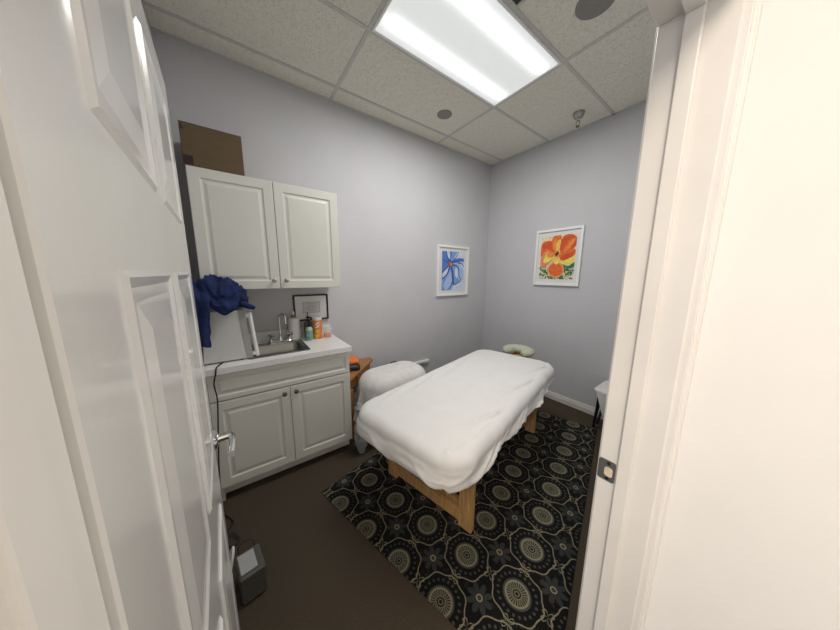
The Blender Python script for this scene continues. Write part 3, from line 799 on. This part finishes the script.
# power cord hanging in front of the base cabinet down to the floor
pts = smooth_path([(.44, -3.12, KZ1+.006), (.53, -3.150, KZ1+.005), (.576, -3.158, KZ1+.004), (.586, -3.163, .90), (.582, -3.177, .83), (.580, -3.171, .73), (.578, -3.185, .55), (.582, -3.205, .30), (.600, -3.215, .08), (.640, -3.215, .010), (.690, -3.185, .008), (.755, -3.158, .008), (.80, -3.190, .008), (.86, -3.196, .008), (.925, -3.160, .008), (.90, -3.13, .009), (.84, -3.165, .020), (.88, -3.215, .010)], 8)
m = MB(); m.tube(pts, .0042, 8); cord = m.build('power_cord', 'rubber', wm, smooth=True, loc=(0, 0, -KZ1))
tag(cord, 'black power cord hanging down in front of the base cabinet')

# bottles
def bottle_white():
    t = thing('lotion_bottle', 'large white cylinder bottle with brown neck, left in the counter group', 'bottle', (.072, -2.637, KZ1)); bpy.data.objects['lotion_bottle'].scale = (1, 1, 1.06)
    MB().lathe([(.001, 0), (.044, 0), (.047, .004), (.047, .166), (.043, .176), (.024, .182), (.001, .182)], n=36).build('bottle_body', 'lotion', t, auto=True)
    MB().lathe([(.001, .182), (.018, .182), (.017, .204), (.013, .208), (.001, .208)], n=24).build('cap', 'copper', t, auto=True)
    MB().lathe([(.001, .208), (.0095, .208), (.0085, .230), (.006, .234), (.001, .235)], n=18).build('nozzle', 'lotion', t, auto=True)
    m = MB(); rings = []
    for z0 in (.050, .054, .060, .066):
        pass
    for k in range(9):
        a = R(-72+k*6); hh = .011*math.sin(math.pi*(k+.5)/9)+.003
        rings.append([Vector((.0474*math.cos(a), .0474*math.sin(a), .058-hh)), Vector((.0474*math.cos(a), .0474*math.sin(a), .058+hh))])
    m.rings(rings, cap0=False, cap1=False, closed=False); m.build('label_mark', 'tan', t)
bottle_white()
t = thing('pump_bottle', 'dark grey green pump bottle standing behind the teal labelled one', 'bottle', (.070, -2.520, KZ1))
MB().lathe([(.001, 0), (.034, 0), (.036, .004), (.036, .130), (.030, .146), (.014, .152), (.001, .152)], n=32).build('bottle_body', 'greygreen', t, auto=True)
m = MB(); m.lathe([(.001, .152), (.017, .152), (.017, .166), (.007, .168), (.006, .190), (.001, .190)], n=20)
m.tube(smooth_path([(-.012, -.010, .183), (.0, 0, .186), (.024, .018, .184), (.040, .030, .176)], 4), .007, 10)
m.lathe([(.001, .186), (.004, .186), (.0035, .228), (.001, .229)], n=10)
m.build('pump', 'black', t, auto=True)
t = thing('pump_bottle', 'small clear pump bottle with a teal label on the counter', 'bottle', (.185, -2.540, KZ1))
MB().lathe([(.001, 0), (.027, 0), (.029, .003), (.029, .098), (.020, .116), (.012, .122), (.001, .122)], n=32).build('bottle_body', 'palegreen', t, auto=True)
MB().lathe([(.0292, .012), (.0296, .012), (.0296, .090), (.0292, .090)], n=32).build('label', 'green', t, auto=True)
m = MB(); rings = []
for z, a0, a1 in ((.040, -8, 10), (.064, -4, 6), (.0645, -10, 6), (.070, -6, 6)):
    rings.append([Vector((.0299*math.cos(R(-42+a)), .0299*math.sin(R(-42+a)), z)) for a in (a0, (a0+a1)/2, a1)])
m.rings(rings, cap0=False, cap1=False, closed=False); m.build('label_print', 'lotion', t)
m = MB(); m.lathe([(.001, .122), (.014, .122), (.014, .140), (.006, .142), (.005, .158), (.011, .159), (.011, .166), (.001, .167)], n=18)
m.tube([(0, 0, .162), (.030, .012, .162)], .0045, 8); m.build('pump', 'black', t, auto=True)

t = thing('wipes_canister', 'orange disinfecting wipes canister with a pale lid on the counter', 'canister', (.150, -2.462, KZ1))
MB().lathe([(.001, 0), (.036, 0), (.038, .003), (.039, .168), (.001, .168)], n=40).build('can', 'orange', t, auto=True)
MB().lathe([(.001, .168), (.0405, .168), (.0405, .188), (.036, .194), (.001, .195)], n=40).build('lid', 'lotion', t, auto=True)
def wrap_patch(name, m_, rad, a_mid, z_mid, shape, parent):
    """closed outline in (arc metres, height) wrapped round the can"""
    m = MB(); cen = m.bm.verts.new((rad*math.cos(a_mid), rad*math.sin(a_mid), z_mid))
    vs = [m.bm.verts.new((rad*math.cos(a_mid+u/rad), rad*math.sin(a_mid+u/rad), z_mid+v_)) for u, v_ in shape]
    for i in range(len(vs)): m.bm.faces.new((cen, vs[i-1], vs[i]))
    return m.build(name, m_, parent)
AM = R(-18)
wrap_patch('fruit_print', 'yellow', .0394, AM-.05, .050, [(.024*math.cos(R(a)), .036*math.sin(R(a))) for a in range(0, 360, 12)], t)
def tilt(a, rx, ry, sk): return (rx*math.cos(R(a)), ry*math.sin(R(a)) + sk*rx*math.cos(R(a)))
lg = wrap_patch('logo', 'lotion', .0397, AM+.10, .126, [tilt(a, .026, .021, .55) for a in range(0, 360, 12)], t)
def wrapped_text(body, size, rad, a_mid, z_mid, sk, m_, parent, name):
    cu = bpy.data.curves.new(name, 'FONT'); cu.body = body; cu.size = size; cu.align_x = 'CENTER'; cu.align_y = 'CENTER'; cu.resolution_u = 3
    to = bpy.data.objects.new('tmp', cu); COL.objects.link(to); bpy.context.view_layer.update()
    me = bpy.data.meshes.new_from_object(to.evaluated_get(bpy.context.evaluated_depsgraph_get()))
    bpy.data.objects.remove(to, do_unlink=True)
    for v_ in me.vertices:
        u, h_ = v_.co.x, v_.co.y + sk*v_.co.x
        v_.co = (rad*math.cos(a_mid+u/rad), rad*math.sin(a_mid+u/rad), z_mid+h_)
    me.materials.clear(); me.materials.append(MAT[m_])
    o = bpy.data.objects.new(name, me); COL.objects.link(o); o.parent = parent
wrapped_text('Lysol', .0250, .0402, AM+.10, .126, .55, 'navy', lg, 'logo_lettering')

t = thing('plastic_tub', 'clear plastic tub with orange contents at the counter end', 'tub', (.150, -2.376, KZ1))
m = MB(); m.lathe([(.001, 0), (.030, 0), (.034, .004), (.038, .072), (.0366, .072), (.0328, .0055), (.029, .002), (.001, .002)], n=36); m.build('tub_wall', 'clear', t, auto=True)
MB().lathe([(.001, .0025), (.0285, .0025), (.0322, .006), (.0340, .036), (.001, .037)], n=32).build('gel', 'orangegel', t, auto=True)
MB().lathe([(.0368, .0725), (.0405, .0725), (.0405, .080), (.0368, .081), (.001, .0815), (.001, .0785), (.0368, .0780)], n=36).build('lid', 'clear', t, auto=True)

# ------------------------------------------------------------------ corner table between cabinet and wall
tb = thing('corner_table', 'brown wooden corner table with a drawer beside the base cabinet', 'table', (0, 0, 0))
TZ = .600
poly = [(.020, -2.300), (.462, -2.300), (.458, -2.282), (.100, -1.912), (.085, -1.905), (.020, -1.905)]
m = MB(); m.prism(poly, TZ-.020, TZ); m.build('table_top', 'oak', tb)
ap = [(.030, -2.292), (.425, -2.292), (.075, -1.930), (.030, -1.930)]
m = MB(); m.prism(ap, TZ-.125, TZ-.0205); m.build('apron', 'oak', tb)
a0 = Vector((.425, -2.292, 0)); a1 = Vector((.075, -1.930, 0)); dv = (a1-a0).normalized(); nv = Vector((-dv.y, dv.x, 0)) * -1
m = MB()
q0, q1 = a0+dv*.15, a0+dv*.40
rings = []
for off, ins in ((.0008, 0), (.012, 0), (.015, .004)):
    rings.append([q0+nv*off+dv*ins+Vector((0, 0, TZ-.118+ins)), q1+nv*off-dv*ins+Vector((0, 0, TZ-.118+ins)), q1+nv*off-dv*ins+Vector((0, 0, TZ-.030-ins)), q0+nv*off+dv*ins+Vector((0, 0, TZ-.030-ins))])
m.rings(rings); dw = m.build('drawer', 'oak', tb)
kp = (q0+q1)/2+nv*.015+Vector((0, 0, TZ-.074)); ang = math.atan2(nv.y, nv.x)
m = MB(); m.lathe([(.001, 0), (.006, 0), (.005, .008), (.012, .014), (.012, .020), (.001, .024)], n=16, mtx=Matrix.Translation(kp) @ Matrix.Rotation(ang, 4, 'Z') @ Matrix.Rotation(R(90), 4, 'Y'))
m.build('knob', 'oak', dw, auto=True)
for x, y in ((.405, -2.272), (.052, -1.952), (.052, -2.272)):
    m = MB(); m.rings([rr(.014, .014, .004, 0, 3, x, y), rr(.020, .020, .004, TZ-.126, 3, x, y)]); m.build('leg', 'oak', tb)

pc = thing('zip_case', 'black fabric case lying on the brown corner table', 'case', (.215, -2.190, TZ))
m = MB(); m.rings([rr(.088, .075, .03, .0005), rr(.092, .079, .034, .012), rr(.090, .077, .034, .038), rr(.076, .064, .03, .048), rr(.072, .060, .03, .052), rr(.070, .058, .03, .064), rr(.062, .050, .03, .068)])
m.build('case_body', 'black', pc, auto=True, rot=(0, 0, R(-15)))
m = MB(); m.tube([Vector((.0925*math.cos(R(a)), .0795*math.sin(R(a)), .025)) for a in range(-60, 61, 10)], .003, 6); m.build('zip', 'rubber', pc, rot=(0, 0, R(-15)))
oc = MB(); oc.rings([rr(.074, .058, .014, 0), rr(.076, .060, .016, .003), rr(.076, .060, .016, .019), rr(.072, .056, .014, .023)])
oc = oc.build('flat_case', 'pouchorange', None, auto=True, loc=(.215, -2.185, TZ+.0685), rot=(0, 0, R(-15)))
tag(oc, 'bright orange flat case on top of the black fabric case', 'case')

# ------------------------------------------------------------------ generic draped shell
def outline(hw, hl, r, n=14, step=.022):
    """rounded rectangle outline points with outward normals, evenly resampled"""
    pts = []
    for sx, sy, a0 in ((1, 1, 0), (-1, 1, 90), (-1, -1, 180), (1, -1, 270)):
        for k in range(n+1):
            a = R(a0+90*k/n); pts.append((Vector((sx*(hw-r)+r*math.cos(a), sy*(hl-r)+r*math.sin(a))), Vector((math.cos(a), math.sin(a)))))
    out = []
    for i in range(len(pts)):
        p, nn = pts[i]; q, qn = pts[(i+1) % len(pts)]
        L = (q-p).length; st = max(1, int(L/step))
        for k in range(st):
            t = k/st; out.append((p.lerp(q, t), nn.lerp(qn, t).normalized()))
    return out
def drape(name, m_, loc, rz, hw, hl, r, h, bulge, er, drop, tuck, fn, side_steps=16, flare=0.0, bottom=True, step=.022):
    O = outline(hw, hl, r, step=step); m = MB(); rings = []
    S_ = [.02, .12, .22, .32, .40, .48, .54, .60, .65, .70, .74, .78, .81, .84, .87, .90, .925, .95, .97, .985]
    for s in S_:
        ring = []
        for p, nn in O:
            q = (p - nn*er)*s
            ring.append(Vector((q.x, q.y, h - bulge*s**2.6 + fn(q, s*.5, nn, 0)[1])))
        rings.append(ring)
    for k in range(0, 9):
        a = R(90*k/8); ring = []
        for p, nn in O:
            q = p - nn*er + nn*er*math.sin(a)
            o_, z_ = fn(p, .5, nn, 0); e = math.sin(a)
            qq = q + nn*o_*e
            ring.append(Vector((qq.x, qq.y, h - bulge - er*(1-math.cos(a)) + z_*(1-e))))
        rings.append(ring)
    for k in range(1, side_steps+1):
        d_ = k/side_steps; ring = []
        for p, nn in O:
            dd = drop(p, nn)-er
            o_, z_ = fn(p, .5+.5*d_, nn, d_)
            tk = tuck(p, nn)*max(0, (d_-.55)/.45)**2
            qq = p + nn*(o_ - tk + flare*d_)
            ring.append(Vector((qq.x, qq.y, h - bulge - er - dd*d_)))
        rings.append(ring)
    if bottom:
        last = rings[-1]; ring = []
        for (p, nn), v_ in zip(O, last): ring.append(Vector((v_.x-nn.x*.035, v_.y-nn.y*.035, v_.z+.010)))
        rings.append(ring); ring = []
        for (p, nn), v_ in zip(O, last): ring.append(Vector((v_.x-nn.x*.040, v_.y-nn.y*.040, v_.z+.020)))
        rings.append(ring)
    m.rings(rings, cap0=True, cap1=False)
    return m.build(name, m_, None, smooth=True, loc=loc, rot=(0, 0, rz))

# ------------------------------------------------------------------ massage table
MA = R(13.2); MC = Vector((1.183, -1.522, 0)); RZ = .0085
e1 = Vector((math.cos(MA), math.sin(MA), 0)); e2 = Vector((-math.sin(MA), math.cos(MA), 0))
mt_ = thing('massage_table', 'honey wood massage table standing on the patterned rug', 'massage table', (MC.x, MC.y, RZ), MA)
TH = .630
m = MB(); m.rings([rr(.36, .83, .09, TH-.135), rr(.36, .83, .09, TH-.105)]); m.build('deck', 'maple', mt_)
m = MB(); m.rings([rr(.362, .832, .09, TH-.1045), rr(.368, .838, .095, TH-.09), rr(.368, .838, .095, TH-.02), rr(.355, .825, .09, TH)]); m.build('padding', 'mint', mt_, auto=True)
def tl(x, y):
    q = Vector((x, y, 0))-MC; return q.dot(e1), q.dot(e2)
LEG = [tl(1.612, -2.047), tl(1.022, -2.190), tl(1.322, -.868), tl(.738, -1.008)]
for lx, ly in LEG:
    sgn = 1 if ly > 0 else -1
    m = MB(); m.box((lx-.043, ly-.020, .018), (lx+.043, ly+.020, TH-.136), .004, 2)
    m.box((lx-.030, ly-sgn*.0205-.018*(sgn > 0), .22), (lx+.030, ly-sgn*.0205+.018*(sgn < 0), TH-.136), .003, 2)
    lg_ = m.build('leg', 'maple', mt_)
    MB().lathe([(.001, 0), (.016, 0), (.018, .006), (.016, .018), (.001, .0182)], c=(lx, ly, 0), n=18).build('foot', 'rubber', lg_, auto=True)
    m = MB(); m.lathe([(.001, 0), (.013, 0), (.015, .005), (.013, .013), (.001, .014)], n=16, mtx=Matrix.Translation((lx, ly-.0205 if ly < 0 else ly-.0385, .40)) @ Matrix.Rotation(R(90), 4, 'X'))
    m.build('knob', 'black', lg_, auto=True)
for a, b_ in ((0, 1), (2, 3)):
    x0, x1 = LEG[b_][0]+.044, LEG[a][0]-.044; y_ = (LEG[a][1]+LEG[b_][1])/2
    m = MB(); m.box((x0, y_-.014, .046), (x1, y_+.014, .118), .003, 2); m.build('rail', 'maple', mt_)
    MB().box(((x0+x1)/2, y_+(.018 if y_ < 0 else -.044), .066), (x1+.02, y_+(.044 if y_ < 0 else -.018), .150), .003, 2).build('rail', 'maple', mt_)
    # brace running from the rail up to the middle of the deck
    s_ = 1 if y_ < 0 else -1
    m = MB(); xm = (x0+x1)/2; A_ = Vector((xm, y_+s_*.032, .085)); B_ = Vector((xm, s_*-.10, TH-.150))
    dirv = (B_-A_).normalized(); up = dirv.cross(Vector((1, 0, 0))).normalized()
    m.rings([[c_+Vector((sx*.035, 0, 0))+up*sy*.011 for sx, sy in ((-1, -1), (1, -1), (1, 1), (-1, 1))] for c_ in (A_, B_)]); m.build('brace', 'maple', mt_)

# fitted sheet over the padding
def ridge(v, k=2.0): return (1-abs(math.sin(v)))**k
def sheet_fn(p, lv, nn, d_):
    x, y = p.x, p.y
    z = .0035*noise.noise(Vector((x*3, y*2.2, 0))) + .0015*noise.noise(Vector((x*9, y*9, 4)))
    # long shallow creases near the left edge, running along the table
    el = max(0, 1-abs(x+.30)/.15)*max(0, min(1, (y+.80)*3))*max(0, min(1, (.75-y)*2))
    z += .026*el*(ridge(x*30 + y*5.5 + .8*noise.noise(Vector((x*2, y*2, 9))), 2.2)-.25)
    # pulls that fan out from the near right corner
    er_ = max(0, 1-abs(x-.34)/.13)
    z += .022*er_*(ridge(x*22 - y*6 + .7*noise.noise(Vector((x*3, y*2, 2))), 2.5)-.25)
    o_ = 0.0
    if lv >= .5:
        if nn.x > .2:
            near = max(0, min(1, (.1-y)/.5)); fade = 1-.6*max(0, min(1, (y-.2)/.5))
            ph = y*9.5 + d_*3.2
            o_ += nn.x*fade*(.036*ridge(ph*.75, 2.2) + .020*ridge(ph*1.45+1, 2.6) - .010)*min(1, .2+d_*2)*(1-.8*max(0, d_-.6)/.4)
            # crisp folded edge of the sheet that climbs towards the head, padding below it
            d0 = .36 + .62*max(0, min(1, (.80-y)/1.45)); d1 = d0+.30
            o_ += nn.x*.018*math.exp(-((d_-d0+.05)/.06)**2)
            o_ -= nn.x*.012*(1+math.tanh((d_-d0)/.025))*.5*(1 if y > -.72 else max(0, (y+.88)/.16))
            o_ += nn.x*.010*math.exp(-((d_-d1)/.07)**2)
            o_ *= 1-.75*max(0, min(1, (y-.45)/.3))
        elif nn.x < -.2:
            o_ += -nn.x*.010 - nn.x*.014*(ridge(y*10+d_*1.5)-.3)*min(1, .3+d_)
        if nn.y < -.3:
            o_ += -nn.y*(.020*math.sin(math.pi*d_) + .022*(ridge(x*9-d_*2.4+2.2, 2.4)-.2)*d_ + .006*noise.noise(Vector((x*7, d_*3, 1))))
        o_ += .004*noise.noise(Vector((x*11, y*11, d_*5)))
    return o_, z
def sheet_drop(p, nn):
    base = .175 + .012*math.sin(p.y*6+1) + .004*math.sin(p.x*11)
    if nn.y < -.3: base += .012*(-nn.y)*max(0, 1-abs(p.x+.1)/.4) + .006*max(0, p.x/.4)
    if nn.x > .5: base += .022 + .010*math.sin(p.y*4-.5)
    if nn.y > .3: base -= .01
    return base
def sheet_tuck(p, nn):
    return .085 if nn.x > .3 else .055 if nn.x < -.3 else .045
sh_ = drape('fitted_sheet', 'sheet', (MC.x, MC.y, RZ), MA, .418, .905, .165, .664, .014, .066, sheet_drop, sheet_tuck, sheet_fn, side_steps=36, step=.012)
tag(sh_, 'white fitted sheet stretched over the massage table', 'sheet')

# face cradle beyond the head end
fcx = MC + e2*1.080 + e1*(-.045)
fr_ = thing('face_cradle', 'mint green padded face cradle at the far end of the massage table', 'face cradle', (fcx.x+.01, fcx.y, 0), MA); fr_.scale = (1.12, 1.1, 1.0)
m = MB(); pts = []
for k in range(25):
    a = R(-90+38+ (360-76)*k/24); pts.append(Vector((.095*math.cos(a), .080*math.sin(a), .645)))
rd = [.066*(.72+.28*math.sin(math.pi*min(1, max(0, (k+.8)/25.6)))**.4) for k in range(25)]
m.tube(pts, .05, 16, rads=rd)
for v_ in m.bm.verts: v_.co.z = .645+(v_.co.z-.645)*.74
m.build('cushion', 'mint', fr_, smooth=True)
m = MB(); m.box((-.10, -.085, .583), (.10, .095, .5955), .004, 2); m.build('plate', 'maple', fr_)
m = MB()
for s_ in (-1, 1): m.tube([(s_*.07, -.17, .470), (s_*.07, -.08, .560), (s_*.07, .05, .576)], .008, 10)
m.build('support_rod', 'bronze', fr_)

# ------------------------------------------------------------------ rug
RA = R(15.3)
rug = MB(); rug.box((0, 0, 0), (1.435, 2.085, .008), .003, 2)
rug = rug.build('patterned_rug', 'rug', None, loc=(.848, -2.667, .0002), rot=(0, 0, RA))
tag(rug, 'black area rug with cream and olive round medallions', 'rug')

# ------------------------------------------------------------------ stool under the white blanket, by the left wall
sx_, sy_ = .43, -1.85
st = thing('low_stool', 'low stool hidden under the white fleece blanket', 'stool', (sx_, sy_, 0))
MB().rings([rr(.11, .22, .06, .42), rr(.12, .23, .07, .44), rr(.12, .23, .07, .49), rr(.10, .21, .06, .51)]).build('seat', 'black', st, auto=True)
for x in (-.085, .085):
    for y in (-.19, .19):
        MB().rings([rr(.014, .014, .004, 0, 3, x, y), rr(.018, .018, .004, .419, 3, x, y)]).build('leg', 'black', st)
def bl_fn(p, lv, nn, d_):
    z = .012*noise.noise(Vector((p.x*5, p.y*4, 3))) + .004*noise.noise(Vector((p.x*16, p.y*16, 3)))
    o_ = 0
    if lv >= .5:
        u = math.atan2(p.y/.33, p.x/.2)
        z *= .3
        o_ = (.060*(ridge(u*4.5+1, 1.6)-.3) + .030*(ridge(u*8, 1.8)-.3))*min(1, d_*1.4+.05) + .008*noise.noise(Vector((p.x*8, p.y*8, d_*3)))
    return o_, z
bk = drape('fleece_blanket', 'blanket', (.50, -1.885, 0), R(4), .205, .325, .180, .628, .006, .125, lambda p, nn: .31+.05*math.sin(math.atan2(p.y, p.x)*3+.5), lambda p, nn: 0.0, bl_fn, flare=.030, bottom=False, step=.012, side_steps=20)
sm = bk.modifiers.new('thick', 'SOLIDIFY'); sm.thickness = .008; sm.offset = 1
tag(bk, 'white fleece blanket draped over a low stool by the cabinet wall', 'blanket')

# crumpled plastic bag on the floor under the table edge
m = MB(); rings = []
for i in range(15):
    ph = i/14; ring = []
    for k in range(40):
        t = 2*math.pi*k/40; rd_ = (math.sin(math.pi*(.12+.80*ph)))*.056+.010
        p = Vector((rd_*math.cos(t)*.8, rd_*math.sin(t)*.8, .003+.44*ph))
        cc = crumple(p+Vector((5, 2, 1)), .018, 12)*min(1, ph*6)
        p += Vector((math.cos(t), math.sin(t), 0))*cc
        ring.append(p)
    rings.append(ring)
m.rings(rings); bg = m.build('plastic_bag', 'bag', None, loc=(.628, -2.278, 0)); 
tag(bg, 'crumpled clear plastic bag on the floor between cabinet and blanket', 'bag')

# wall plug and white strip on the left wall
t = thing('wall_plug', 'black plug adapter on the cabinet wall behind the white blanket', 'plug', (0, -1.60, .455))
MB().box((.0005, -.040, -.010), (.050, .038, .030), .005, 2).build('plug_body', 'black', t)
t = thing('wall_strip', 'white plastic strip mounted low on the cabinet wall', 'wall strip', (0, -1.23, .395))
MB().box((.001, -.150, -.016), (.030, .150, .018), .004, 2).build('strip_body', 'handlewhite', t)
MB().box((.0302, -.148, -.012), (.033, .148, .014), .001, 1).build('cover', 'handlewhite', t)

# ------------------------------------------------------------------ seat behind the door frame
ch = thing('side_stool', 'black legged seat by the back wall, partly hidden by the door frame', 'stool', (1.865, -.205, 0))
MB().rings([rr(.205, .150, .04, .380), rr(.215, .160, .05, .390), rr(.215, .160, .05, .418), rr(.200, .145, .045, .430)]).build('seat', 'black', ch, auto=True)
for sx in (-1, 1):
    for sy in (-1, 1):
        m = MB(); m.rings([rr(.010, .010, .004, 0, 3, sx*.225, sy*.050 - .0), rr(.016, .016, .005, .379, 3, sx*.185, sy*.105)]); m.build('leg', 'black', ch)
def ch_fn(p, lv, nn, d_):
    z = .006*noise.noise(Vector((p.x*7, p.y*7, 8)))
    u = math.atan2(p.y, p.x)
    return (.010*math.sin(u*13)*d_ if lv >= .5 else 0), z
def ch_drop(p, nn):
    return .26 if (nn.y < -.5) else (.12 if nn.x < -.3 else .10)
cv = drape('white_cloth', 'blanket', (1.865, -.205, 0), 0, .228, .172, .055, .452, .006, .018, lambda p, nn: .048 + .20*max(0, -nn.y)*max(0, min(1, (p.x+.185)/.06)), lambda p, nn: 0.0, ch_fn, bottom=False)
sm = cv.modifiers.new('thick', 'SOLIDIFY'); sm.thickness = .006; sm.offset = 1
tag(cv, 'white cloth draped over the black legged seat', 'cloth')

# ------------------------------------------------------------------ grey device on the floor by the door
dv_ = thing('floor_device', 'small dark grey box device on the carpet by the open door', 'device', (1.190, -3.080, 0), R(8)); dv_.scale = (.82, .92, .96)
m = MB(); m.box((-.085, -.055, .006), (.085, .055, .150), .008, 3); m.build('housing', 'devgrey', dv_)
m = MB(); m.box((-.068, -.046, .1505), (.060, .026, .154), .003, 2); m.build('top_panel', 'devtop', dv_)
m = MB(); m.tube(smooth_path([(-.088, -.035, .135), (-.115, -.032, .165), (-.128, -.005, .170), (-.115, .030, .165), (-.088, .034, .135)], 6), .0028, 8); m.build('wire_handle', 'rubber', dv_, smooth=True)
for x in (-.065, .065):
    for y in (-.04, .04): MB().lathe([(.001, 0), (.009, 0), (.009, .0065), (.001, .0065)], c=(x, y, 0), n=12).build('foot', 'rubber', dv_)
m = MB(); m.tube(smooth_path([(1.02, -3.185, .010), (1.00, -3.165, .05), (1.01, -3.15, .085), (1.045, -3.155, .06), (1.07, -3.17, .012), (1.05, -3.19, .008)], 7), .0065, 8)
pl = m.build('white_cable', 'handlewhite', None, smooth=True); tag(pl, 'white cable loop on the carpet beside the dark grey device', 'cable')
